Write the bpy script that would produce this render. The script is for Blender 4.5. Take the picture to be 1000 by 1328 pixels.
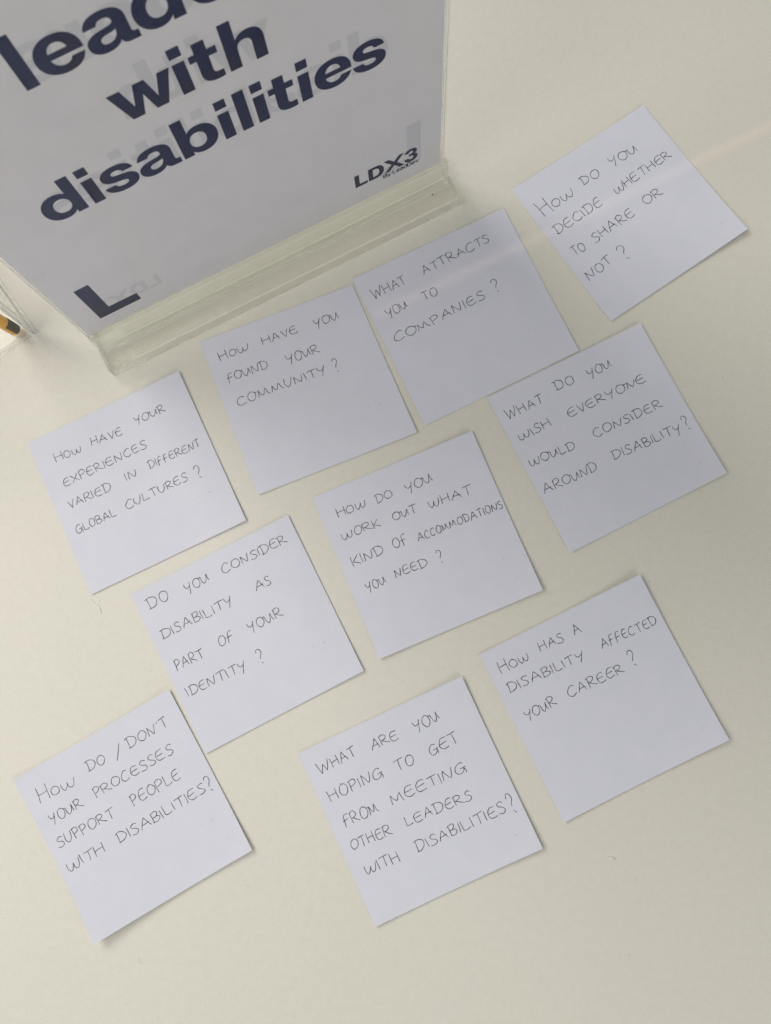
import bpy, bmesh, math, random
from mathutils import Vector, Matrix
random.seed(7)
for o in list(bpy.data.objects): bpy.data.objects.remove(o)
SC = bpy.context.scene
COL = SC.collection
MM = 0.001

# ---------------------------------------------------------------- camera
cam_d = bpy.data.cameras.new('camera')
cam = bpy.data.objects.new('camera', cam_d); COL.objects.link(cam)
cam_d.sensor_fit = 'HORIZONTAL'; cam_d.sensor_width = 36.0
cam_d.lens = 36.0 * 1.070
cam_d.clip_start = 0.01; cam_d.clip_end = 20.0
cam.matrix_world = Matrix.Translation((0, 0, 0.42299)) @ Matrix.Rotation(0.143734, 4, 'X') @ Matrix.Rotation(0.047391, 4, 'Y')
cam_d.dof.use_dof = True; cam_d.dof.focus_distance = 0.42; cam_d.dof.aperture_fstop = 22
SC.camera = cam

# ---------------------------------------------------------------- room light
SC.view_settings.view_transform = 'Standard'
SC.view_settings.look = 'None'
SC.view_settings.exposure = 0.0
SC.view_settings.gamma = 1.0
world = bpy.data.worlds.new('World'); SC.world = world; world.use_nodes = True
bg = world.node_tree.nodes['Background']
bg.inputs['Color'].default_value = (0.93, 0.95, 1.0, 1)
bg.inputs['Strength'].default_value = 0.215

def area_lamp(name, loc, target, sx, sy, power, col):
    d = bpy.data.lights.new(name, 'AREA'); d.shape = 'RECTANGLE'; d.size = sx; d.size_y = sy
    d.energy = power; d.color = col
    o = bpy.data.objects.new(name, d); COL.objects.link(o)
    o.location = loc
    o.rotation_euler = (Vector(target) - Vector(loc)).to_track_quat('-Z', 'Y').to_euler()
    return o
# big window up and to the left, behind the sign
area_lamp('window_light', (-1.5, 1.1, 1.5), (0, 0, 0), 1.3, 1.1, 25, (1.0, 0.985, 0.96))
area_lamp('left_fill_light', (-0.65, -0.18, 0.85), (-0.1, 0, 0), 0.7, 0.7, 3.6, (1.0, 0.97, 0.94))  # added low fill on the left, makes brightness fall off to the right
area_lamp('front_fill_light', (1.2, -1.7, 1.15), (0, 0, 0.1), 1.6, 1.0, 12, (0.945, 0.975, 0.985))  # added front fill, lifts the sheet face and the right side
# added thin lamp standing in for a warm reflected streak across the upper notes, parallel to the sign
o = area_lamp('added_streak_lamp', (0.183, 0.024, 0.42), (0.085, 0.223, 0), 0.25, 0.0015, 0.00026, (1.0, 0.68, 0.56))
d_ = (Vector((0.085, 0.223, 0)) - o.location).normalized(); x_ = Vector((math.cos(math.radians(26.2)), math.sin(math.radians(26.2)), 0)); x_ = (x_ - d_ * x_.dot(d_)).normalized()
o.rotation_euler = Matrix((x_, (-d_).cross(x_), -d_)).transposed().to_euler(); o.data.spread = math.radians(1.0)
SC.cycles.use_light_tree = False
SC.cycles.caustics_reflective = True; SC.cycles.caustics_refractive = True
SC.cycles.max_bounces = 12; SC.cycles.transparent_max_bounces = 24; SC.cycles.transmission_bounces = 12
SC.cycles.sample_clamp_indirect = 4.0

# ---------------------------------------------------------------- helpers
def tag(o, label=None, cat=None, group=None, kind=None):
    if label: o['label'] = label
    if cat: o['category'] = cat
    if group: o['group'] = group
    if kind: o['kind'] = kind
    return o

def empty(name, loc=(0, 0, 0), rz=0):
    o = bpy.data.objects.new(name, None); COL.objects.link(o)
    o.location = loc; o.rotation_euler = (0, 0, rz); o.empty_display_size = 0.01
    return o

def link(name, bm, mats, parent=None, smooth=False):
    me = bpy.data.meshes.new(name)
    bm.normal_update(); bm.to_mesh(me); bm.free()
    for m in (mats if isinstance(mats, (list, tuple)) else [mats]): me.materials.append(m)
    if smooth:
        for p in me.polygons: p.use_smooth = True
    o = bpy.data.objects.new(name, me); COL.objects.link(o)
    if parent: o.parent = parent
    return o

def box(bm, x0, x1, y0, y1, z0, z1, bevel=0):
    r = bmesh.ops.create_cube(bm, size=1.0)
    vs = r['verts']
    for v in vs:
        v.co = Vector((x0 + (v.co.x + .5) * (x1 - x0), y0 + (v.co.y + .5) * (y1 - y0), z0 + (v.co.z + .5) * (z1 - z0)))
    if bevel:
        es = list({e for v in vs for e in v.link_edges})
        bmesh.ops.bevel(bm, geom=es, offset=bevel, segments=1, affect='EDGES')
        bm.normal_update()
        for f in bm.faces:
            if max(abs(c) for c in f.normal) < 0.995: f.material_index = 1

def mat(name):
    m = bpy.data.materials.new(name); m.use_nodes = True
    nt = m.node_tree; b = nt.nodes['Principled BSDF']
    return m, nt, b

def node(nt, typ, **kw):
    n = nt.nodes.new(typ)
    for k, v in kw.items(): setattr(n, k, v)
    return n

def noise(nt, co, scale, detail=3, rough=0.5):
    n = node(nt, 'ShaderNodeTexNoise'); n.inputs['Scale'].default_value = scale
    n.inputs['Detail'].default_value = detail; n.inputs['Roughness'].default_value = rough
    nt.links.new(co, n.inputs['Vector']); return n

def ramp(nt, fac, stops):
    r = node(nt, 'ShaderNodeValToRGB'); e = r.color_ramp.elements
    e[0].position, e[0].color = stops[0][0], (*stops[0][1], 1)
    e[1].position, e[1].color = stops[1][0], (*stops[1][1], 1)
    for p, c in stops[2:]:
        x = e.new(p); x.color = (*c, 1)
    nt.links.new(fac, r.inputs['Fac']); return r

def mixc(nt, fac, a, b, mode='MIX'):
    m = node(nt, 'ShaderNodeMix', data_type='RGBA', blend_type=mode)
    for v, i in ((fac, 0), (a, 6), (b, 7)):
        if isinstance(v, bpy.types.NodeSocket): nt.links.new(v, m.inputs[i])
        elif i == 0: m.inputs[0].default_value = v
        else: m.inputs[i].default_value = (*v, 1)
    return m.outputs[2]

# ---------------------------------------------------------------- materials
# laminate table: cream, fine pebbled relief, soft blotches
M_TABLE, nt, b = mat('cream_laminate')
co = node(nt, 'ShaderNodeTexCoord').outputs['Object']
n1 = noise(nt, co, 1300, 2); n2 = noise(nt, co, 9, 3, .55); n3 = noise(nt, co, 260, 4, .6)
c1 = ramp(nt, n2.outputs['Fac'], [(0.3, (0.826, 0.794, 0.676)), (0.7, (0.842, 0.802, 0.695))])
c2 = ramp(nt, n3.outputs['Fac'], [(0.3, (0.965, 0.96, 0.955)), (0.7, (1, 1, 1))])
nt.links.new(mixc(nt, 1.0, c1.outputs[0], c2.outputs[0], 'MULTIPLY'), b.inputs['Base Color'])
b.inputs['Roughness'].default_value = 0.42; b.inputs['Specular IOR Level'].default_value = 0.4
bp = node(nt, 'ShaderNodeBump'); bp.inputs['Strength'].default_value = 0.4; bp.inputs['Distance'].default_value = 0.0004
nt.links.new(n1.outputs['Fac'], bp.inputs['Height']); nt.links.new(bp.outputs[0], b.inputs['Normal'])

# note paper: cool white with fibre mottling and tiny specks
M_PAPER, nt, b = mat('note_paper')
co = node(nt, 'ShaderNodeTexCoord').outputs['Object']
n1 = noise(nt, co, 1300, 3); n2 = noise(nt, co, 60, 3, .6); n3 = noise(nt, co, 420, 1)
c1 = ramp(nt, n2.outputs['Fac'], [(0.3, (0.760, 0.765, 0.825)), (0.7, (0.790, 0.793, 0.850))])
c2 = ramp(nt, n3.outputs['Fac'], [(0.19, (0.80, 0.80, 0.81)), (0.215, (1, 1, 1))])
nt.links.new(mixc(nt, 1.0, c1.outputs[0], c2.outputs[0], 'MULTIPLY'), b.inputs['Base Color'])
b.inputs['Roughness'].default_value = 0.75; b.inputs['Specular IOR Level'].default_value = 0.25
bp = node(nt, 'ShaderNodeBump'); bp.inputs['Strength'].default_value = 0.25; bp.inputs['Distance'].default_value = 0.0001
nt.links.new(n1.outputs['Fac'], bp.inputs['Height']); nt.links.new(bp.outputs[0], b.inputs['Normal'])

# ball pen ink, slightly uneven
M_INK, nt, b = mat('ballpoint_ink')
co = node(nt, 'ShaderNodeTexCoord').outputs['Object']
n1 = noise(nt, co, 500, 2)
c1 = ramp(nt, n1.outputs['Fac'], [(0.3, (0.02, 0.02, 0.03)), (0.75, (0.15, 0.15, 0.17))])
nt.links.new(c1.outputs[0], b.inputs['Base Color']); b.inputs['Roughness'].default_value = 0.5

# printed sheet paper, print and pale show-through
def plain(name, col, rough=0.6, spec=0.3):
    m, nt, b = mat(name)
    co = node(nt, 'ShaderNodeTexCoord').outputs['Object']
    n1 = noise(nt, co, 70, 3)
    c = ramp(nt, n1.outputs['Fac'], [(0.3, tuple(x * .96 for x in col)), (0.7, col)])
    nt.links.new(c.outputs[0], b.inputs['Base Color'])
    b.inputs['Roughness'].default_value = rough; b.inputs['Specular IOR Level'].default_value = spec
    return m
M_SHEET = plain('printed_sheet_paper', (0.86, 0.815, 0.83), 0.8, 0.1)
M_PRINT = plain('navy_print', (0.005, 0.011, 0.065), 0.8, 0.05)
M_GHOST = plain('show_through', (0.735, 0.71, 0.74), 0.8, 0.1)
M_EDGE = plain('pen_orange_plastic', (0.92, 0.46, 0.035), 0.3, 0.5)
M_DARK = plain('pen_dark_rubber', (0.045, 0.035, 0.022), 0.5, 0.4)
M_CRUMB = plain('pale_crumb', (0.88, 0.86, 0.78), 0.7)
M_LINT = plain('grey_lint', (0.16, 0.14, 0.12), 0.8)
M_SCUFF = plain('dull_white_fibre', (0.92, 0.91, 0.89), 0.4)

# thin clear face: lets light straight through and mirrors by Fresnel
def thin(name, tint, refl=1.0, haze=0.0, hazecol=(0.8, 0.82, 0.78), solid=0.0):
    m, nt, b = mat(name)
    nt.nodes.remove(b)
    t = node(nt, 'ShaderNodeBsdfTransparent'); t.inputs[0].default_value = (*tint, 1)
    g = node(nt, 'ShaderNodeBsdfGlossy'); g.inputs['Roughness'].default_value = 0.02
    lw = node(nt, 'ShaderNodeLayerWeight'); lw.inputs['Blend'].default_value = 0.5
    pw = node(nt, 'ShaderNodeMath', operation='POWER'); pw.inputs[1].default_value = 5.0
    nt.links.new(lw.outputs['Facing'], pw.inputs[0])
    f = node(nt, 'ShaderNodeMath', operation='MULTIPLY_ADD'); f.inputs[1].default_value = 0.96 * refl; f.inputs[2].default_value = 0.04 * refl
    nt.links.new(pw.outputs[0], f.inputs[0])
    mx = node(nt, 'ShaderNodeMixShader')
    nt.links.new(f.outputs[0], mx.inputs[0]); 
    base = t.outputs[0]
    if haze:
        d1 = node(nt, 'ShaderNodeBsdfDiffuse'); d1.inputs[0].default_value = (*hazecol, 1)
        d2 = node(nt, 'ShaderNodeBsdfTranslucent'); d2.inputs[0].default_value = (*hazecol, 1)
        a = node(nt, 'ShaderNodeMixShader'); a.inputs[0].default_value = 0.5
        nt.links.new(d1.outputs[0], a.inputs[1]); nt.links.new(d2.outputs[0], a.inputs[2])
        h = node(nt, 'ShaderNodeMixShader'); h.inputs[0].default_value = haze
        nt.links.new(base, h.inputs[1]); nt.links.new(a.outputs[0], h.inputs[2]); base = h.outputs[0]
    nt.links.new(base, mx.inputs[1]); nt.links.new(g.outputs[0], mx.inputs[2])
    out = mx.outputs[0]
    if solid:                                       # share of true refraction, for the thick pieces
        gl = node(nt, 'ShaderNodeBsdfGlass'); gl.inputs['IOR'].default_value = 1.49; gl.inputs['Roughness'].default_value = 0.02
        gl.inputs['Color'].default_value = (0.97, 0.985, 0.97, 1)
        m2 = node(nt, 'ShaderNodeMixShader'); m2.inputs[0].default_value = solid
        nt.links.new(out, m2.inputs[1]); nt.links.new(gl.outputs[0], m2.inputs[2]); out = m2.outputs[0]
    nt.links.new(out, nt.nodes['Material Output'].inputs[0])
    return m
M_PANEL = thin('clear_acrylic_panel', (0.985, 0.99, 0.985), 0.85)
M_FOOT = thin('clear_acrylic_foot', (0.985, 0.975, 0.965), 0.8, solid=0.3)
M_CORE = thin('clear_acrylic_core', (0.965, 0.968, 0.955), 0.8, solid=0.2)
M_CUT = thin('highlit_cut_edge', (0.95, 0.96, 0.95), 1.3, 0.12, (0.86, 0.87, 0.84), solid=0.6)  # whitish haze mixed in as a painted highlight along the acrylic edges
M_WALL = thin('clear_box_wall', (0.985, 0.985, 0.98), 0.8)
M_WEDGE = thin('clear_box_edge', (0.93, 0.94, 0.95), 1.0, 0.4, (0.92, 0.93, 0.95), solid=0.5)

# ---------------------------------------------------------------- table
bm = bmesh.new(); box(bm, -0.75, 0.75, -0.65, 0.85, -0.025, 0.0, 0.002)
tbl = link('table_top', bm, M_TABLE); tag(tbl, kind='structure')

# ---------------------------------------------------------------- handwriting alphabet (width, strokes); '~' smooth, '-' straight
G = {
'A': (.78, ['-0,0 .22,.55 .4,1', '-.4,1 .55,.5 .74,0', '~.08,.36 .4,.38 .7,.42']),
'B': (.6, ['-0,1 .03,0', '~-.04,.95 .35,1.02 .5,.8 .3,.55 .05,.52', '~.05,.52 .45,.5 .6,.25 .35,.0 -.02,.03']),
'C': (.7, ['~.66,.86 .45,1.02 .15,.8 0,.4 .12,.08 .38,-.02 .68,.14']),
'D': (.76, ['-.08,.98 .1,0', '~-.1,.92 .3,1.02 .66,.8 .74,.45 .55,.12 .25,0 -.02,.02']),
'E': (.66, ['~.62,.97 .25,.97 .04,.68 0,.35 .12,.06 .35,0 .66,.1', '~.02,.5 .25,.53 .58,.56']),
'F': (.62, ['~.6,.95 .42,1.05 .2,.9 .12,.45 .06,-.15', '~-.06,.45 .2,.5 .52,.54']),
'G': (.72, ['~.62,.88 .42,1 .12,.75 0,.35 .15,.04 .4,.02 .58,.25 .62,.48', '-.34,.44 .78,.5', '~.62,.48 .68,.15 .62,-.08']),
'H': (.68, ['-0,1 .02,0', '-.62,1 .66,0', '~.02,.48 .3,.52 .64,.55']),
'I': (.1, ['-0,.95 .05,0']),
'K': (.62, ['-0,1 .03,0', '-.58,.98 .06,.42', '~.06,.42 .35,.25 .66,.02']),
'L': (.56, ['-0,1 .02,.05', '~.02,.05 .25,.02 .58,.1']),
'M': (.95, ['-0,0 .1,.95', '~.1,.95 .28,.5 .45,.3 .6,.6 .78,.95', '-.78,.95 .92,0']),
'm': (.95, ['-0,.05 .06,.85', '~.06,.85 .25,.35 .4,.25 .5,.55 .62,.85 .75,.3 .95,.08']),
'N': (.72, ['-0,0 .06,.92', '~.06,.92 .25,.5 .48,.08 .6,.4 .7,.95']),
'n': (.7, ['-0,0 .06,.85', '~.06,.85 .3,.3 .45,.05 .6,.4 .75,.8']),
'O': (.7, ['~.36,.97 .12,.82 0,.42 .14,.06 .38,0 .62,.2 .7,.58 .56,.9 .28,.98']),
'o': (.7, ['~.36,.9 .12,.78 0,.42 .14,.06 .38,0 .6,.2 .66,.55 .5,.85 .28,.92']),
'P': (.54, ['-0,.97 .04,-.06', '~-.08,.88 .25,1.02 .5,.85 .42,.55 .04,.42']),
'R': (.68, ['-0,.97 .04,0', '~-.08,.88 .28,1.02 .52,.82 .4,.55 .04,.45', '~.12,.46 .42,.22 .72,.02']),
'S': (.56, ['~.56,.88 .35,1.02 .1,.85 .16,.62 .42,.45 .52,.2 .3,-.02 -.04,.06']),
'T': (.66, ['~-.02,.93 .3,.97 .7,1', '-.34,.97 .33,0']),
'U': (.62, ['~0,.95 .0,.35 .2,0 .42,.12 .56,.5 .6,.95']),
'u': (.7, ['~0,.8 .05,.25 .22,.02 .42,.25 .58,.85', '~.58,.85 .6,.3 .7,.1']),
'V': (.56, ['-0,.95 .28,0', '-.28,0 .58,1']),
'Q': (.95, ['-0,1 .2,.02', '~.2,.02 .35,.4 .48,.72', '-.48,.72 .62,.05', '~.62,.05 .8,.5 .95,1']),
'w': (.95, ['~0,.82 .02,.25 .2,.0 .38,.25 .48,.68', '~.48,.68 .5,.2 .68,.02 .88,.3 .95,.88']),
'W': (.95, ['~0,.82 .02,.25 .2,.0 .38,.25 .48,.68', '~.48,.68 .5,.2 .68,.02 .88,.3 .95,.88']),
'X': (.6, ['-0,.95 .62,.02', '-.6,.92 0,.02']),
'Y': (.64, ['~0,.95 .05,.62 .25,.45 .5,.62', '~.62,.95 .45,.4 .25,-.22']),
'?': (1.0, ['~.0,.8 .2,1 .65,.95 .75,.7 .45,.45 .35,.28', '-.34,.07 .62,-.06']),
'/': (1.0, ['-.0,0 1.8,1']),
"'": (.12, ['-.08,1.05 -.02,.85']),
# plain upright letters used for the small print on the sign
}

def smooth_pts(p, k=6):
    if len(p) < 3: return p
    q = [p[0]] + p + [p[-1]]; out = []
    for i in range(1, len(q) - 2):
        a, b, c, d = q[i - 1], q[i], q[i + 1], q[i + 2]
        for j in range(k):
            t = j / k
            out.append(tuple(0.5 * ((2 * b[m]) + (-a[m] + c[m]) * t + (2 * a[m] - 5 * b[m] + 4 * c[m] - d[m]) * t * t + (-a[m] + 3 * b[m] - 3 * c[m] + d[m]) * t ** 3) for m in (0, 1)))
    out.append(p[-1]); return out

def parse(s):
    pts = [tuple(float(x) for x in t.split(',')) for t in s[1:].split()]
    return pts, s[0] == '~'

def word_strokes(text, p0, p1, h, f1, rnd):
    """polylines in the plane of the note (mm) for one written word on the base line p0-p1"""
    text = text.replace('VV', 'Q')
    d = Vector(p1) - Vector(p0); ln = d.length; d.normalize(); up = Vector((-d.y, d.x))
    gap = .17
    ws = [G[c][0] * (rnd.uniform(.92, 1.1)) * (1.15 if (i == 0 and f1 > 1.1) else 1) for i, c in enumerate(text)]
    if len(text) > 1: tot = sum(ws) + gap * (len(text) - 1)
    else: tot = ws[0]
    sx = ln / tot; x = 0; out = []; prev_end = None
    drift = rnd.uniform(-.03, .03)
    h *= .86 if text != '?' and text != '/' else 1.0
    for i, c in enumerate(text):
        hh = h * (f1 if i == 0 else 1) * rnd.uniform(.94, 1.06)
        y0 = rnd.uniform(-.05, .05) * h + drift * h * math.sin(i * .8)
        if i == 0 and f1 > 1.1: y0 -= .12 * h * (f1 - 1)
        sl = rnd.uniform(-.05, .07); wsc = sx * ws[i] / G[c][0]
        jx, jy = {}, {}
        for s in G[c][1]:
            pts, sm = parse(s)
            q = []
            for (a, bb) in pts:
                key = (a, bb)
                if key not in jx: jx[key] = rnd.uniform(-.03, .03); jy[key] = rnd.uniform(-.035, .035)
                q.append((x + (a + jx[key]) * wsc + sl * bb * hh, y0 + (bb + jy[key]) * hh))
            if c == 'o' or c == 'O':
                if s is G[c][1][0]: prev = q[-1]
            if not sm and len(q) >= 2:   # straight strokes get a slight bow
                r = []
                for k in range(len(q) - 1):
                    a, bb = Vector(q[k]), Vector(q[k + 1]); n_ = Vector((-(bb - a).y, (bb - a).x)) * rnd.uniform(-.04, .04)
                    r += [tuple(a), tuple((a + bb) / 2 + n_)]
                r.append(q[-1]); q = r
            q = smooth_pts(q)
            out.append([Vector(p0) + d * a + up * bb for a, bb in q])
        # joined pairs such as OU and OW: a short link stroke
        if c in 'oO' and i + 1 < len(text) and text[i + 1] in 'uwnm':
            a = (x + .62 * wsc, y0 + .82 * hh)
            x2 = x + sx * ws[i] + gap * sx
            q = smooth_pts([a, ((a[0] + x2) / 2, y0 + .74 * hh), (x2, y0 + .82 * h)])
            out.append([Vector(p0) + d * u + up * v for u, v in q])
        x += sx * ws[i] + gap * sx
    return out

def ribbon(bm, pts, w, zf, rnd, tf):
    """flat ink line of half width w (mm) following the surface zf"""
    # resample
    P = [pts[0]]
    for p in pts[1:]:
        if (p - P[-1]).length > .18: P.append(p)
    if len(P) < 2: P = [pts[0], pts[-1]]
    prev = None
    n = len(P); ph = rnd.uniform(0, 6)
    for i, p in enumerate(P):
        t = (P[min(i + 1, n - 1)] - P[max(i - 1, 0)])
        if t.length < 1e-6: t = Vector((1, 0))
        t.normalize(); nn = Vector((-t.y, t.x))
        ww = w * (1 + .18 * math.sin(i * .35 + ph)) * (.65 if i in (0, n - 1) else 1)
        a, c = p + nn * ww, p - nn * ww
        va = bm.verts.new(tf(a, zf(a))); vc = bm.verts.new(tf(c, zf(c)))
        if prev: bm.faces.new((prev[0], prev[1], vc, va))
        prev = (va, vc)
NOTES = {
 'A': ([(47.13, 238.27, 0.3), (119.81, 286.65, 0.4), (171.28, 212.58, 1.8), (98.24, 162.88, 0.6)],
  [('HoW', 64.68, 223.03, 81.36, 235.08, 5.43, 2.0), ('DO', 86.27, 240.31, 95.68, 245.78, 5.73, 1), ('YOu', 101.97, 251.32, 116.28, 259.64, 6.03, 1), ('DECIDE', 71.73, 212.21, 96.37, 229.33, 6.03, 1), ('wHETHER', 103.97, 235.12, 134.0, 255.99, 5.73, 1), ('TO', 80.74, 199.73, 86.76, 204.05, 6.03, 1), ('SHARE', 91.72, 207.44, 113.17, 222.94, 6.34, 1), ('OR', 119.28, 228.42, 128.65, 234.16, 6.03, 1), ('NOT', 88.16, 185.83, 100.48, 195.97, 6.34, 1), ('?', 106.68, 197.29, 110.88, 200.05, 8.3, 1)]),
 'B': ([(-39.09, 188.57, 0.3), (42.8, 227.98, 0.4), (81.29, 146.97, 0.5), (0.1, 106.96, 0.4)],
  [('VVHAT', -27.19, 176.98, -9.28, 185.82, 6.03, 1.2), ('ATTRACTS', -0.38, 190.61, 35.33, 209.08, 5.36, 1), ('YOu', -19.14, 166.46, -8.84, 172.57, 6.03, 1), ('TO', 0.02, 175.94, 7.57, 179.59, 5.36, 1), ('COmPANIES', -15.1, 152.64, 33.0, 176.9, 5.63, 1), ('?', 37.63, 180.03, 41.33, 181.65, 7.38, 1)]),
 'C': ([(-121.39, 153.79, 0.2), (-39.05, 185.27, 0.3), (-3.93, 103.15, 0.8), (-86.97, 70.12, 0.5)],
  [('HoW', -109.36, 143.29, -94.25, 149.56, 4.55, 1.4), ('HAVE', -86.67, 151.75, -68.08, 158.93, 5.2, 1), ('YOu', -58.43, 161.24, -45.99, 166.2, 5.46, 1), ('FOuND', -104.79, 131.3, -83.36, 139.47, 5.46, 1), ('YOuR', -72.84, 141.37, -55.99, 147.59, 5.85, 1), ('COmmUNITY', -99.2, 118.22, -52.2, 136.43, 5.46, 1), ('?', -47.73, 136.92, -44.55, 138.08, 7.14, 1)]),
 'D': ([(32.7, 121.8, 0.3), (113.44, 161.78, 0.8), (153.76, 80.88, 1.5), (73.92, 40.09, 0.9)],
  [('VVHAT', 43.84, 109.79, 62.51, 118.99, 5.53, 1.35), ('DO', 69.25, 125.4, 78.87, 129.6, 5.81, 1), ('YOu', 86.59, 131.88, 98.39, 138.01, 5.81, 1), ('wISH', 50.25, 98.33, 66.2, 106.67, 5.25, 1), ('EVERYOnE', 75.5, 110.98, 115.48, 130.28, 5.25, 1), ('wOuLD', 55.27, 84.82, 78.35, 94.43, 5.25, 1), ('CONSIDER', 88.56, 100.06, 123.43, 116.55, 5.25, 1), ('AROuND', 61.77, 70.66, 89.36, 83.0, 5.53, 1.2), ('DISABILITY', 97.7, 88.32, 132.6, 102.96, 5.53, 1), ('?', 135.21, 103.62, 138.13, 105.22, 7.61, 1)]),
 'E': ([(-212.69, 98.35, 0.2), (-131.87, 137.47, 0.9), (-92.8, 56.64, 0.8), (-172.94, 17.67, 0.3)],
  [('HoW', -196.15, 87.9, -182.45, 93.89, 4.56, 1.35), ('HAVE', -177.27, 96.96, -160.89, 103.23, 5.1, 1), ('YOuR', -153.8, 108.59, -138.08, 115.27, 5.1, 1), ('EXPERIENCES', -190.61, 74.55, -147.16, 95.77, 5.1, 1), ('VARIED', -187.22, 63.04, -165.23, 72.79, 5.1, 1), ('IN', -157.54, 77.81, -151.45, 80.45, 4.83, 1), ('DIFFERENT', -145.27, 84.16, -118.4, 96.6, 4.83, 1), ('GLOBAL', -182.14, 49.54, -161.85, 59.36, 5.1, 1), ('CULTURES', -156.48, 62.64, -124.25, 78.01, 5.1, 1), ('?', -119.28, 78.8, -115.92, 80.24, 6.44, 1)]),
 'F': ([(-58.58, 68.71, 0.2), (24.65, 103.85, 0.8), (59.62, 21.04, 1.6), (-22.83, -14.0, 1.0)],
  [('HoW', -44.77, 58.12, -30.16, 64.01, 4.94, 1.2), ('DO', -24.58, 65.89, -16.28, 69.28, 4.94, 1), ('YOu', -8.84, 71.16, 4.43, 77.19, 5.85, 1), ('wORK', -41.74, 46.15, -22.75, 54.01, 5.2, 1), ('OuT', -15.59, 56.51, -3.49, 61.13, 5.2, 1), ('wHAT', 2.93, 63.13, 24.54, 70.87, 5.46, 1), ('KIND', -36.37, 32.7, -20.42, 39.76, 5.85, 1), ('OF', -15.27, 42.24, -8.39, 45.34, 5.85, 1), ('ACCOmmODATIONS', -2.98, 45.97, 40.42, 63.37, 4.68, 1), ('YOu', -28.85, 19.75, -19.34, 24.43, 5.46, 1), ('NEED', -14.45, 26.89, 1.92, 33.43, 5.2, 1), ('?', 7.79, 34.55, 10.6, 35.66, 6.76, 1)]),
 'G': ([(-152.2, 17.97, 0.2), (-71.08, 59.53, 0.5), (-30.57, -19.81, 0.9), (-109.71, -61.45, 0.4)],
  [('DO', -141.64, 10.38, -131.55, 15.76, 6.44, 1), ('YOu', -122.64, 18.97, -111.03, 25.64, 6.03, 1), ('CONSIDER', -104.06, 28.98, -71.03, 45.33, 5.36, 1), ('DISABILITY', -134.22, -4.67, -98.37, 13.02, 5.63, 1), ('AS', -86.42, 20.15, -78.58, 23.86, 5.63, 1), ('PART', -126.09, -20.54, -111.85, -13.6, 6.03, 1), ('OF', -104.4, -8.2, -97.12, -5.03, 6.03, 1), ('YOuR', -88.98, -0.98, -72.29, 7.63, 6.03, 1), ('IDENTITY', -119.55, -33.77, -90.31, -19.6, 5.63, 1), ('?', -83.69, -16.7, -80.57, -15.2, 7.38, 1)]),
 'H': ([(27.47, -11.31, 0.5), (108.12, 29.2, 1.6), (147.97, -51.23, 1.8), (67.68, -91.34, 1.0)],
  [('HoW', 38.34, -20.35, 52.58, -13.61, 5.05, 1.5), ('HAS', 58.19, -9.48, 70.12, -4.15, 5.33, 1), ('A', 75.33, -1.29, 78.97, 0.53, 5.62, 1), ('DISABILITY', 42.44, -30.19, 80.4, -12.74, 5.33, 1), ('AFFECTED', 88.84, -7.84, 116.45, 4.75, 5.33, 1), ('YOuR', 50.77, -43.28, 65.81, -35.6, 5.62, 1), ('CAREER', 71.99, -32.02, 99.29, -19.17, 5.62, 1), ('?', 103.32, -16.61, 106.54, -15.06, 7.72, 1)]),
 'I': ([(-207.24, -75.68, 1.0), (-129.64, -29.95, 0.8), (-84.48, -106.81, 1.0), (-159.96, -151.16, 4.5)],
  [('HoW', -192.65, -86.46, -175.24, -77.2, 5.25, 1.9), ('DO', -169.09, -70.93, -160.6, -66.47, 5.81, 1), ('/', -154.79, -65.39, -152.89, -64.5, 8.85, 1), ("DON'T", -148.86, -59.22, -128.93, -47.98, 5.81, 1), ('YOuR', -186.1, -96.76, -170.7, -87.58, 5.81, 1), ('PROCESSES', -164.19, -83.43, -125.74, -61.27, 5.53, 1), ('SUPPORT', -181.49, -107.85, -153.99, -92.19, 5.81, 1), ('PEOPLE', -145.22, -86.93, -121.71, -73.57, 6.22, 1), ('wITH', -175.61, -119.18, -158.2, -109.23, 5.81, 1), ('DISABILITIES', -151.35, -105.25, -108.59, -79.87, 5.81, 1), ('?', -107.31, -79.73, -104.42, -78.09, 7.19, 1)]),
 'J': ([(-63.16, -60.65, 0.3), (18.53, -22.02, 1.1), (57.0, -103.35, 1.5), (-23.84, -141.21, 0.9)],
  [('VVHAT', -51.72, -70.75, -33.58, -60.95, 5.81, 1.2), ('ARE', -25.98, -58.63, -12.58, -53.05, 5.81, 1), ('YOu', -4.1, -49.49, 7.93, -43.18, 6.22, 1), ('HOPING', -46.43, -83.44, -20.06, -71.14, 6.22, 1), ('TO', -13.52, -68.61, -4.71, -64.47, 6.22, 1), ('GET', 3.47, -61.06, 17.34, -54.14, 6.22, 1), ('FROm', -39.07, -95.24, -21.95, -87.75, 6.22, 1), ('MEETING', -15.7, -84.63, 21.01, -68.12, 5.81, 1), ('OTHER', -35.17, -106.28, -15.88, -98.19, 5.81, 1), ('LEADERS', -8.4, -94.71, 23.41, -81.12, 5.53, 1), ('wITH', -28.18, -117.63, -11.83, -110.94, 5.81, 1), ('DISABILITIES', -3.4, -106.52, 40.09, -86.72, 5.81, 1), ('?', 42.8, -87.39, 46.04, -85.91, 8.57, 1)]),
}
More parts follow.
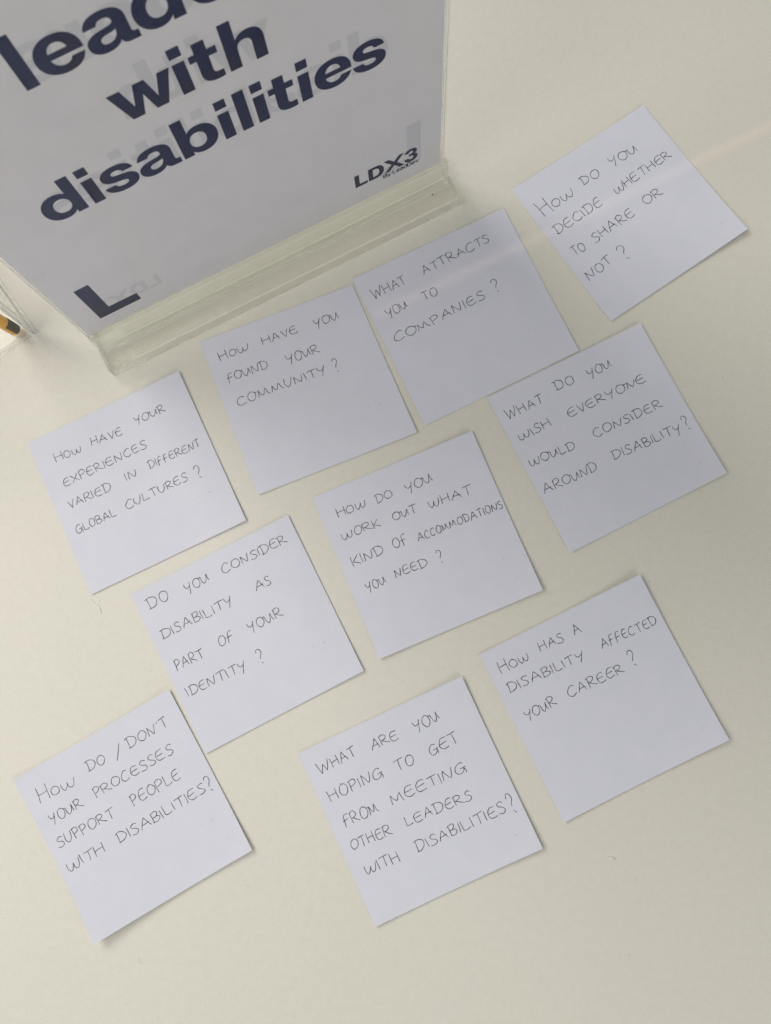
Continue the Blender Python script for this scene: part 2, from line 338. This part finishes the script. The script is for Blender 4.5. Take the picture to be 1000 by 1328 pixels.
NOTE_LABEL = {
'A': 'white note asking how do you decide whether to share or not',
'B': 'square white note asking what attracts you to companies, just right of the clear sign foot',
'C': 'square white note asking how have you found your community, in front of the sign foot',
'D': 'square white note asking what do you wish everyone would consider around disability',
'E': 'square white note asking how have your experiences varied in different global cultures',
'F': 'square white note asking how do you work out what kind of accommodations you need',
'G': 'square white note asking do you consider disability as part of your identity',
'H': 'square white note asking how has a disability affected your career',
'I': "white note with curled lower corner asking how your processes support people with disabilities",
'J': 'square white note asking what are you hoping to get from meeting other leaders with disabilities',
}

def make_note(key, corners, words):
    rnd = random.Random('note' + key)
    TL, TR, BR, BL = [Vector(c) for c in corners]
    cen = (TL + TR + BR + BL) / 4
    ang = math.atan2((TR - TL).y, (TR - TL).x)
    ca, sa = math.cos(-ang), math.sin(-ang)
    def loc2(p):                                    # world mm -> note frame mm
        x, y = p.x - cen.x, p.y - cen.y
        return Vector((x * ca - y * sa, x * sa + y * ca))
    tl, tr, br, bl = loc2(TL), loc2(TR), loc2(BR), loc2(BL)
    L = (TL.z, TR.z, BR.z, BL.z)
    wav = rnd.uniform(.1, .3); phs = rnd.uniform(0, 6)
    def zuv(u, v):                                  # u right, v down
        f = lambda t: max(0.0, t) ** 2.6
        pw = lambda t: max(0.0, t) ** 3.2
        z = .12 + L[0] * pw((1 - u) * (1 - v)) + L[1] * pw(u * (1 - v)) + L[2] * pw(u * v) + L[3] * pw((1 - u) * v)
        z += .25 * f(abs(2 * v - 1)) * (L[2] + L[3]) / 2 * (v > .5) + .35 * f(2 * u - 1) * (u > .5) * (L[1] + L[2]) / 2
        z += wav * (.5 + .5 * math.sin(phs + 4 * u + 3 * v)) * .6
        return z
    ex, ey = (tr - tl), (bl - tl)
    def uv(p):
        u = v = .5
        for _ in range(3):                          # invert the bilinear patch
            q = tl * (1 - u) * (1 - v) + tr * u * (1 - v) + br * u * v + bl * (1 - u) * v
            r = p - q
            det = ex.x * ey.y - ex.y * ey.x
            u += (r.x * ey.y - r.y * ey.x) / det; v += (ex.x * r.y - ex.y * r.x) / det
        return u, v
    root = empty('paper_note', (cen.x * MM, cen.y * MM, 0), ang)
    tag(root, NOTE_LABEL[key], 'note', 'handwritten square notes laid out on the table')
    bm = bmesh.new(); n = 30; T = .1
    top = [[None] * (n + 1) for _ in range(n + 1)]; bot = [[None] * (n + 1) for _ in range(n + 1)]
    for i in range(n + 1):
        for j in range(n + 1):
            u, v = i / n, j / n
            q = tl * (1 - u) * (1 - v) + tr * u * (1 - v) + br * u * v + bl * (1 - u) * v
            z = zuv(u, v)
            top[i][j] = bm.verts.new((q.x * MM, q.y * MM, (z + T) * MM)); bot[i][j] = bm.verts.new((q.x * MM, q.y * MM, z * MM))
    for i in range(n):
        for j in range(n):
            bm.faces.new((top[i][j], top[i][j + 1], top[i + 1][j + 1], top[i + 1][j]))
            bm.faces.new((bot[i][j], bot[i + 1][j], bot[i + 1][j + 1], bot[i][j + 1]))
    rim = [(k, 0) for k in range(n)] + [(n, k) for k in range(n)] + [(n - k, n) for k in range(n)] + [(0, n - k) for k in range(n)]
    rt = [bm.verts.new(top[i][j].co) for i, j in rim]; rb = [bm.verts.new(bot[i][j].co) for i, j in rim]
    for k in range(len(rim)):
        m_ = (k + 1) % len(rim); bm.faces.new((rt[k], rb[k], rb[m_], rt[m_]))
    link('paper_sheet', bm, M_PAPER, root, True)
    def zf(p):
        u, v = uv(p); u = min(1, max(0, u)); v = min(1, max(0, v))
        return zuv(u, v) + T + .035
    tf = lambda p, z: (p.x * MM, p.y * MM, z * MM)
    for (t, x0, y0, x1, y1, h, f1) in words:
        bm = bmesh.new()
        for st in word_strokes(t, loc2(Vector((x0, y0, 0))), loc2(Vector((x1, y1, 0))), h, f1, rnd):
            ribbon(bm, st, INK_W, zf, rnd, tf)
        link('handwritten_word', bm, M_INK, root)
    return root
INK_W = .175
for k, (corners, words) in NOTES.items(): make_note(k, corners, words)

# ---------------------------------------------------------------- sign holder, in its own frame: x along, y back, z up (mm)
SO = (-167.03 * MM, 134.82 * MM, 0); SA = math.radians(27.09)
holder = empty('acrylic_sign_holder', SO, SA)
tag(holder, 'clear acrylic upright sign holder with a low flat foot, gripping the printed sheet', 'sign holder')
def hbox(name, x0, x1, y0, y1, z0, z1, m, bev=.5):
    bm = bmesh.new(); box(bm, x0 * MM, x1 * MM, y0 * MM, y1 * MM, z0 * MM, z1 * MM, bev * MM)
    return link(name, bm, [m, M_CUT], holder)
hbox('front_foot', 0, 209.5, 0, 13.9, .3, 9.3, M_FOOT, .45)
hbox('back_foot', 0, 209.5, 18.7, 33, .3, 9.3, M_FOOT, .45)
hbox('centre_block', .2, 209.3, 14.1, 18.5, .3, 20.6, M_CORE, .4)
hbox('front_panel', .8, 206.6, 14.3, 16.0, 20.8, 322, M_PANEL, .25)
hbox('back_panel', .8, 206.6, 16.7, 18.4, 20.8, 322, M_PANEL, .25)
# brown speck sealed on the foot
bm = bmesh.new(); bmesh.ops.create_icosphere(bm, subdivisions=2, radius=.45 * MM)
for v in bm.verts: v.co = Vector((v.co.x * 1.2, v.co.y, v.co.z * .5)) + Vector((196.5 * MM, 8.2 * MM, 9.45 * MM))
link('brown_speck', bm, plain('speck_brown', (.16, .09, .03)), holder)

# ---------------------------------------------------------------- printed sheet
YS = 16.25
sheet = empty('printed_sheet', SO, SA)
tag(sheet, 'white printed sheet with bold navy words leaders with disabilities, upright in clear sign holder', 'poster')
bm = bmesh.new(); box(bm, 1.9 * MM, 204.8 * MM, YS * MM, (YS + .2) * MM, 21.8 * MM, 318 * MM)
link('paper_sheet', bm, M_SHEET, sheet)

XH = 15.7
def pth(s):                                          # small path reader: M x,y  L x,y  C three points  Z
    loops = []; cur = []; tok = s.replace(',', ' ').split(); i = 0; cmd = None
    while i < len(tok):
        if tok[i] in 'MLCZ':
            cmd = tok[i]; i += 1
            if cmd == 'Z': loops.append(cur); cur = []
            continue
        if cmd in 'ML': cur.append((float(tok[i]), float(tok[i + 1]))); i += 2
        else:
            a = cur[-1]; b_, c_, d_ = [(float(tok[i + 2 * k]), float(tok[i + 2 * k + 1])) for k in range(3)]; i += 6
            for k in range(1, 11):
                t = k / 10; m = 1 - t
                cur.append(tuple(m ** 3 * a[q] + 3 * m * m * t * b_[q] + 3 * m * t * t * c_[q] + t ** 3 * d_[q] for q in (0, 1)))
    return loops
BD = 'M 11.8,22.8 L 16.6,22.8 16.6,0 12.1,0 12.1,2.2 C 11.2,0.6 9.5,-.35 7.2,-.35 C 3,-.35 0,3 0,7.8 C 0,12.7 3,16 7.2,16 C 9.3,16 10.9,15.2 11.8,13.8 Z M 8.4,12.2 C 10.5,12.2 11.9,10.4 11.9,7.8 C 11.9,5.2 10.5,3.5 8.4,3.5 C 6.2,3.5 4.9,5.2 4.9,7.8 C 4.9,10.4 6.2,12.2 8.4,12.2 Z'
F = {
'd': (16.6, BD),
'i': (4.8, 'M 0,0 L 4.8,0 4.8,15.5 0,15.5 Z M 0,18 L 4.8,18 4.8,22.8 0,22.8 Z'),
'l': (4.8, 'M 0,0 L 4.8,0 4.8,22.8 0,22.8 Z'),
'e': (16.2, 'M 16.2,6.6 L 4.8,6.6 C 5.1,4.4 6.5,3 8.4,3 C 9.9,3 10.9,3.7 11.4,5 L 16,5 C 15,1.6 12.3,-.35 8.3,-.35 C 3.3,-.35 0,2.9 0,7.8 C 0,12.7 3.3,16 8.2,16 C 13.1,16 16.2,12.8 16.2,7.9 Z M 4.9,9.3 L 11.5,9.3 C 11.2,11.4 10,12.7 8.2,12.7 C 6.4,12.7 5.2,11.4 4.9,9.3 Z'),
'a': (17.2, 'M 0.9,11 L 5.4,11 C 5.7,12.2 6.6,12.8 8,12.8 C 9.7,12.8 10.5,12.0 10.5,10.8 C 10.5,9.9 10,9.5 8.3,9.3 L 5.6,9.0 C 1.9,8.5 0,7 0,4.4 C 0,1.5 2.2,-.35 5.6,-.35 C 8,-.35 9.8,.6 10.9,2.1 C 11.2,.6 12.2,0 14,0 L 17.2,0 17.2,3.3 16.3,3.3 C 15.4,3.3 15.1,3.7 15.1,4.6 L 15.1,10.4 C 15.1,14 12.6,16 8.2,16 C 3.9,16 1.3,14.2 0.9,11 Z M 10.5,7.2 C 10.5,4.6 9,2.9 6.8,2.9 C 5.4,2.9 4.7,3.6 4.7,4.6 C 4.7,5.7 5.4,6.2 7,6.4 L 8.6,6.6 C 9.4,6.7 10.1,6.9 10.5,7.2 Z'),
's': (14.8, 'M 0,5 L 4.6,5 C 4.9,3.6 5.9,2.9 7.7,2.9 C 9.3,2.9 10.2,3.4 10.2,4.4 C 10.2,5.3 9.6,5.6 7.9,5.9 L 5.6,6.3 C 2.2,6.9 .5,8.4 .5,11 C .5,14.1 3.1,16 7.2,16 C 11.4,16 14,14.1 14.3,10.8 L 9.8,10.8 C 9.5,12.2 8.7,12.8 7.2,12.8 C 5.8,12.8 5,12.3 5,11.4 C 5,10.6 5.6,10.2 7,10 L 9.4,9.6 C 13.1,9 14.8,7.5 14.8,4.9 C 14.8,1.6 12.1,-.35 7.7,-.35 C 3.2,-.35 .3,1.7 0,5 Z'),
't': (11, 'M 2.5,20.3 L 7.3,20.3 7.3,15.6 10.7,15.6 10.7,12.1 7.3,12.1 7.3,5.3 C 7.3,4.1 7.9,3.5 9.2,3.5 L 11,3.5 11,.1 C 10.2,-.1 9.4,-.2 8.4,-.2 C 4.5,-.2 2.5,1.5 2.5,5 L 2.5,12.1 0,12.1 0,15.6 2.5,15.6 Z'),
'h': (15.3, 'M 0,0 L 4.8,0 4.8,8.6 C 4.8,10.8 6,12.1 7.8,12.1 C 9.6,12.1 10.5,11 10.5,9 L 10.5,0 15.3,0 15.3,9.8 C 15.3,13.7 13.2,16 9.8,16 C 7.5,16 5.8,15 4.8,13.3 L 4.8,22.8 0,22.8 Z'),
'w': (24.2, 'M 0,15.6 L 5,15.6 7.6,5.6 10,15.6 14.4,15.6 16.9,5.6 19.4,15.6 24.2,15.6 19.3,0 14.6,0 12.1,9.6 9.6,0 4.9,0 Z'),
'r': (10.6, 'M 0,0 L 4.8,0 4.8,7.6 C 4.8,10.4 6.2,11.8 9.2,11.8 L 10.6,11.8 10.6,15.9 C 7.6,16.1 5.6,15 4.7,12.9 L 4.6,15.6 0,15.6 Z'),
'L': (22.7, 'M 0,32.7 L 7.5,32.7 7.5,7 22.7,7 22.7,0 0,0 Z'),
# sign-off mark, 10.3 high
'1': (6.8, 'M 0,10.3 L 2.5,10.3 2.5,2.1 6.8,2.1 6.8,0 0,0 Z'),
'2': (8.6, 'M 0,0 L 4.2,0 C 7,0 8.6,2.1 8.6,5.1 C 8.6,8.2 7,10.3 4.2,10.3 L 0,10.3 Z M 2.5,2.1 L 2.5,8.2 3.8,8.2 C 5.3,8.2 6,7 6,5.1 C 6,3.2 5.3,2.1 3.8,2.1 Z'),
'3': (11.6, 'M 0,10.3 L 3.2,10.3 6.5,5.15 3.2,0 0,0 3.4,5.15 Z M 11.6,10.3 L 8.4,10.3 5.6,6.4 7.1,4.2 8.6,1.9 9.8,0 11.6,0 11.6,0 8.4,5.15 Z'),
'4': (7.4, 'M .2,7.4 L 2.5,7.4 C 2.6,8.1 3,8.5 3.7,8.5 C 4.4,8.5 4.8,8.1 4.8,7.5 C 4.8,6.7 4.3,6.3 3.3,6.3 L 2.6,6.3 2.6,4.6 3.4,4.6 C 4.5,4.6 5,4.1 5,3.2 C 5,2.4 4.5,1.9 3.7,1.9 C 2.8,1.9 2.4,2.4 2.3,3.2 L 0,3.2 C .1,1.1 1.5,-.2 3.7,-.2 C 5.9,-.2 7.4,1.1 7.4,3 C 7.4,4.3 6.8,5.1 5.8,5.5 C 6.7,5.9 7.1,6.7 7.1,7.7 C 7.1,9.4 5.8,10.5 3.7,10.5 C 1.6,10.5 .3,9.3 .2,7.4 Z'),
}
F['b'] = (16.6, 'MIRROR')
F['3'] = (11.4, 'M 0,10.3 L 2.9,10.3 5.7,6.7 8.5,10.3 11.4,10.3 7.2,5.15 11.4,0 8.5,0 5.7,3.6 2.9,0 0,0 4.2,5.15 Z')

def glyph_mesh(items, name, mat_, y, mirror=False):
    """items: (glyph, x, z) in mm; filled, lying on the sheet as one flat word"""
    cu = bpy.data.curves.new('tmp', 'CURVE'); cu.dimensions = '2D'; cu.fill_mode = 'BOTH'; cu.extrude = 0
    for g, x, z in items:
        w, s = F[g]
        loops = pth(BD) if s == 'MIRROR' else pth(s)
        if s == 'MIRROR': loops = [[(16.6 - a, b_) for a, b_ in lp] for lp in loops]
        for lp in loops:
            sp = cu.splines.new('POLY'); sp.points.add(len(lp) - 1); sp.use_cyclic_u = True
            for k, (a, b_) in enumerate(lp):
                X = x + a
                if mirror: X = 206.4 - X
                sp.points[k].co = (X * MM, b_ * MM + z * MM, 0, 1)
    tmp = bpy.data.objects.new('tmp', cu); COL.objects.link(tmp)
    me = bpy.data.meshes.new_from_object(tmp)
    bpy.data.objects.remove(tmp); bpy.data.curves.remove(cu)
    me.name = name; me.materials.clear(); me.materials.append(mat_)
    K = 1.0033
    for v in me.vertices:
        s_, z_ = v.co.x / MM, v.co.y / MM
        v.co = ((87.3 + (s_ - 87.3) * K) * MM, y * MM, (423 - (423 - z_) * K) * MM)
    o = bpy.data.objects.new(name, me); COL.objects.link(o); o.parent = sheet
    return o
def word(spec, z):
    return [(g, x, z) for g, x in spec]
W_LEAD = word([('l', 51.5), ('e', 58.4), ('a', 75.4), ('d', 92.4), ('e', 111.4), ('r', 129.6), ('s', 140.2)], 184.2)
W_WITH = word([('w', 72.0), ('i', 97.2), ('t', 103.4), ('h', 116.4)], 151.0)
W_DIS = word([('d', 27.3), ('i', 46.7), ('s', 53.1), ('a', 68.6), ('b', 87.0), ('i', 105.5), ('l', 113.3), ('i', 120.7), ('t', 127.2), ('i', 140.1), ('e', 146.6), ('s', 163.3)], 117.3)
W_L = word([('L', 12.9)], 33.9)
W_LDX = word([('1', 156.8), ('2', 164.3), ('3', 172.9), ('4', 184.2)], 37.5)
for it, nm in ((W_LEAD, 'leaders'), (W_WITH, 'with'), (W_DIS, 'disabilities'), (W_L, None), (W_LDX, None)):
    glyph_mesh(it, 'printed_word' if nm else ('large_letter' if it is W_L else 'printed_logo'), M_PRINT, YS - .06)
    glyph_mesh([(g, x, z + 1.0) for g, x, z in it], 'show_through_print', M_GHOST, YS - .03, True)

# small line under the logo: plain thin letters, cap height 2.6 mm
SM = {'B': (.6, ['-0,0 0,1', '~0,1 .4,1 .5,.75 .35,.53 0,.53', '~0,.53 .45,.52 .57,.27 .4,0 0,0']),
 'y': (.5, ['-0,.68 .26,.02', '~.5,.68 .26,0 .1,-.27 0,-.25']), 'L': (.5, ['-0,1 0,0', '-0,0 .5,0']),
 'e': (.52, ['-.02,.36 .5,.36', '~.5,.36 .42,.65 .2,.68 0,.4 .1,.05 .32,0 .5,.15']),
 'a': (.5, ['~.05,.58 .25,.7 .45,.55 .46,.2 .46,0', '~.46,.4 .15,.38 0,.2 .15,0 .35,.05 .46,.22']),
 'd': (.54, ['-.5,1 .5,0', '~.5,.5 .3,.7 .05,.5 .05,.15 .3,-.02 .5,.18']),
 'D': (.66, ['-0,0 0,1', '~0,1 .35,1 .6,.78 .62,.3 .4,.02 0,0']),
 'v': (.48, ['-0,.68 .24,0', '-.24,0 .48,.68'])}
bm = bmesh.new(); x = 172.4; hgt = 3.0; R0 = random.Random(1)
for ch in 'By LeadDev':
    if ch == ' ': x += .9; continue
    w, st = SM[ch]
    for s in st:
        pts, smf = parse(s)
        q = [Vector((x + a * hgt, 33.9 + b_ * hgt)) for a, b_ in pts]
        if smf: q = [Vector(t) for t in smooth_pts([tuple(t) for t in q], 5)]
        else: q = [q[0].lerp(q[-1], k_ / 6) for k_ in range(7)]
        ribbon(bm, q, .29, lambda p: 0, R0, lambda p, z: ((87.3 + (p.x - 87.3) * 1.0033) * MM, (YS - .06) * MM, (423 - (423 - p.y) * 1.0033) * MM))
    x += w * hgt + .52
link('small_printed_line', bm, M_PRINT, sheet)

# ---------------------------------------------------------------- clear pen box at the left, with an orange pen in it
BX = (-211.0 * MM, 160.5 * MM, 0)
# local x runs along the front wall (to the lower left), local y along the side wall (to the upper left)
pbox = empty('clear_pen_box', BX, math.radians(217))
tag(pbox, 'tall clear acrylic pen box at the left edge, beside the sign', 'pen box')
def pb(name, x0, x1, y0, y1, z0, z1, m=None, bev=.35, edge=False):
    bm = bmesh.new(); box(bm, x0 * MM, x1 * MM, y0 * MM, y1 * MM, z0 * MM, z1 * MM, bev * MM)
    return link(name, bm, [M_WEDGE if edge else M_WALL, M_WEDGE], pbox)
# side runs along -y here (217 - 90 = 127 degrees)
pb('front_wall', 2.6, 80, -2.4, 0, .2, 95)
pb('side_wall', 0, 2.4, -77.5, -2.5, .2, 95)
pb('corner_seam', -.1, 2.5, -2.5, .1, .1, 95.1, bev=.5, edge=True)
pb('back_wall', 0, 80, -80, -77.6, .2, 95)
pb('far_wall', 77.6, 80, -77.5, -2.5, .2, 95)
pb('box_floor', 2.5, 77.5, -77.4, -2.6, .2, 2.6)

def tube(bm, p0, p1, r0, r1, seg=20, cap=True):
    p0, p1 = Vector(p0), Vector(p1); d = (p1 - p0); L = d.length
    r = bmesh.ops.create_cone(bm, cap_ends=cap, segments=seg, radius1=r0, radius2=r1, depth=L)
    M = Matrix.Translation((p0 + p1) / 2) @ d.to_track_quat('Z', 'Y').to_matrix().to_4x4()
    bmesh.ops.transform(bm, matrix=M, verts=r['verts'])
pen = empty('orange_pen', (-222.3 * MM, 160.6 * MM, 3.0 * MM))
tag(pen, 'orange pen with a dark rubber tip standing in the clear box', 'pen')
dv = Vector((-5.0, -1.0, 56)).normalized()
bm = bmesh.new(); tube(bm, dv * 0, dv * .0012, 2.5 * MM, 3.3 * MM, 28); tube(bm, dv * .0012, dv * .130, 3.3 * MM, 3.5 * MM, 28)
link('barrel', bm, M_EDGE, pen, False)
bm = bmesh.new(); off = Vector((.60, .05, 0)) * MM
tube(bm, dv * .0008 + off, dv * .0125 + off, 3.05 * MM, 3.15 * MM, 28)
bmesh.ops.bevel(bm, geom=[e for e in bm.edges if abs((e.verts[1].co - e.verts[0].co).normalized().dot(dv)) < .5], offset=.6 * MM, segments=3, affect='EDGES')
link('rubber_tip_grip', bm, M_DARK, pen, False)

# ---------------------------------------------------------------- little things on the table
def crumb(name, loc, size, m, label, cat, seed):
    r = random.Random(seed); bm = bmesh.new(); bmesh.ops.create_icosphere(bm, subdivisions=2, radius=1)
    for v in bm.verts: v.co = Vector((v.co.x * size[0], v.co.y * size[1], v.co.z * size[2])) * (1 + r.uniform(-.25, .25)) * MM
    o = link(name, bm, m, None, True); o.location = (loc[0] * MM, loc[1] * MM, size[2] * .8 * MM); o.rotation_euler.z = r.uniform(0, 3)
    tag(o, label, cat); return o
crumb('paper_crumb', (90.5, -107.7), (1.3, .5, .25), M_CRUMB, 'tiny pale crumb on the bare table below the career note', 'crumb', 3).rotation_euler = (0, 0, -.2)

def hair(name, pts, r, m):
    bm = bmesh.new(); P = smooth_pts_3(pts)
    prev = None
    for i, p in enumerate(P):
        t = (P[min(i + 1, len(P) - 1)] - P[max(0, i - 1)]).normalized(); s_ = t.cross(Vector((0, 0, 1))).normalized(); u_ = s_.cross(t)
        ring = [bm.verts.new((p + s_ * math.cos(a) * r + u_ * math.sin(a) * r) * MM) for a in (0, 2.09, 4.19)]
        if prev:
            for k in range(3): bm.faces.new((prev[k], prev[(k + 1) % 3], ring[(k + 1) % 3], ring[k]))
        prev = ring
    return bm
def smooth_pts_3(pts):
    a = smooth_pts([(p[0], p[1]) for p in pts], 5); return [Vector((x_, y_, pts[0][2])) for x_, y_ in a]
bm = hair('f', [(-173.5, 15.5, .1), (-171, 13.2, .1), (-168.5, 11.5, .1), (-167.3, 8.3, .1)], .28, M_SCUFF)
tag(link('white_fibre', bm, M_SCUFF, None, False), 'short pale fibre on the table below the global cultures note', 'fibre')

# dust: uncountable specks and short lint lying on the bare table
bm = bmesh.new(); r = random.Random(11)
for _ in range(150):
    x, y = r.uniform(-240, 230), r.uniform(-290, 360); s = r.uniform(.08, .22)
    v = [bm.verts.new(Vector((x + s * math.cos(a) * r.uniform(.6, 1.3), y + s * math.sin(a) * r.uniform(.6, 1.3), .03)) * MM) for a in (0, 1.26, 2.5, 3.8, 5)]
    top_ = bm.verts.new(Vector((x, y, .12)) * MM)
    for k in range(5): bm.faces.new((v[k], v[(k + 1) % 5], top_))
tag(link('table_dust', bm, plain('dust_specks', (.34, .30, .25), .9)), 'scattered dust specks on the table', 'dust', kind='stuff')
bm = bmesh.new()
for _ in range(34):
    x, y = r.uniform(-240, 230), r.uniform(-290, 360); a = r.uniform(0, 6.3); l = r.uniform(1.0, 3.2); c = r.uniform(-1.4, 1.4)
    pts = [(x + l * k / 3 * math.cos(a + c * k / 3), y + l * k / 3 * math.sin(a + c * k / 3), .07) for k in range(4)]
    b2 = hair('h', pts, .045, None)
    me = bpy.data.meshes.new('t'); b2.to_mesh(me); b2.free(); bm.from_mesh(me); bpy.data.meshes.remove(me)
tag(link('table_lint', bm, plain('lint_fibres', (.42, .37, .32), .9)), 'short lint hairs scattered over the table', 'lint', kind='stuff')
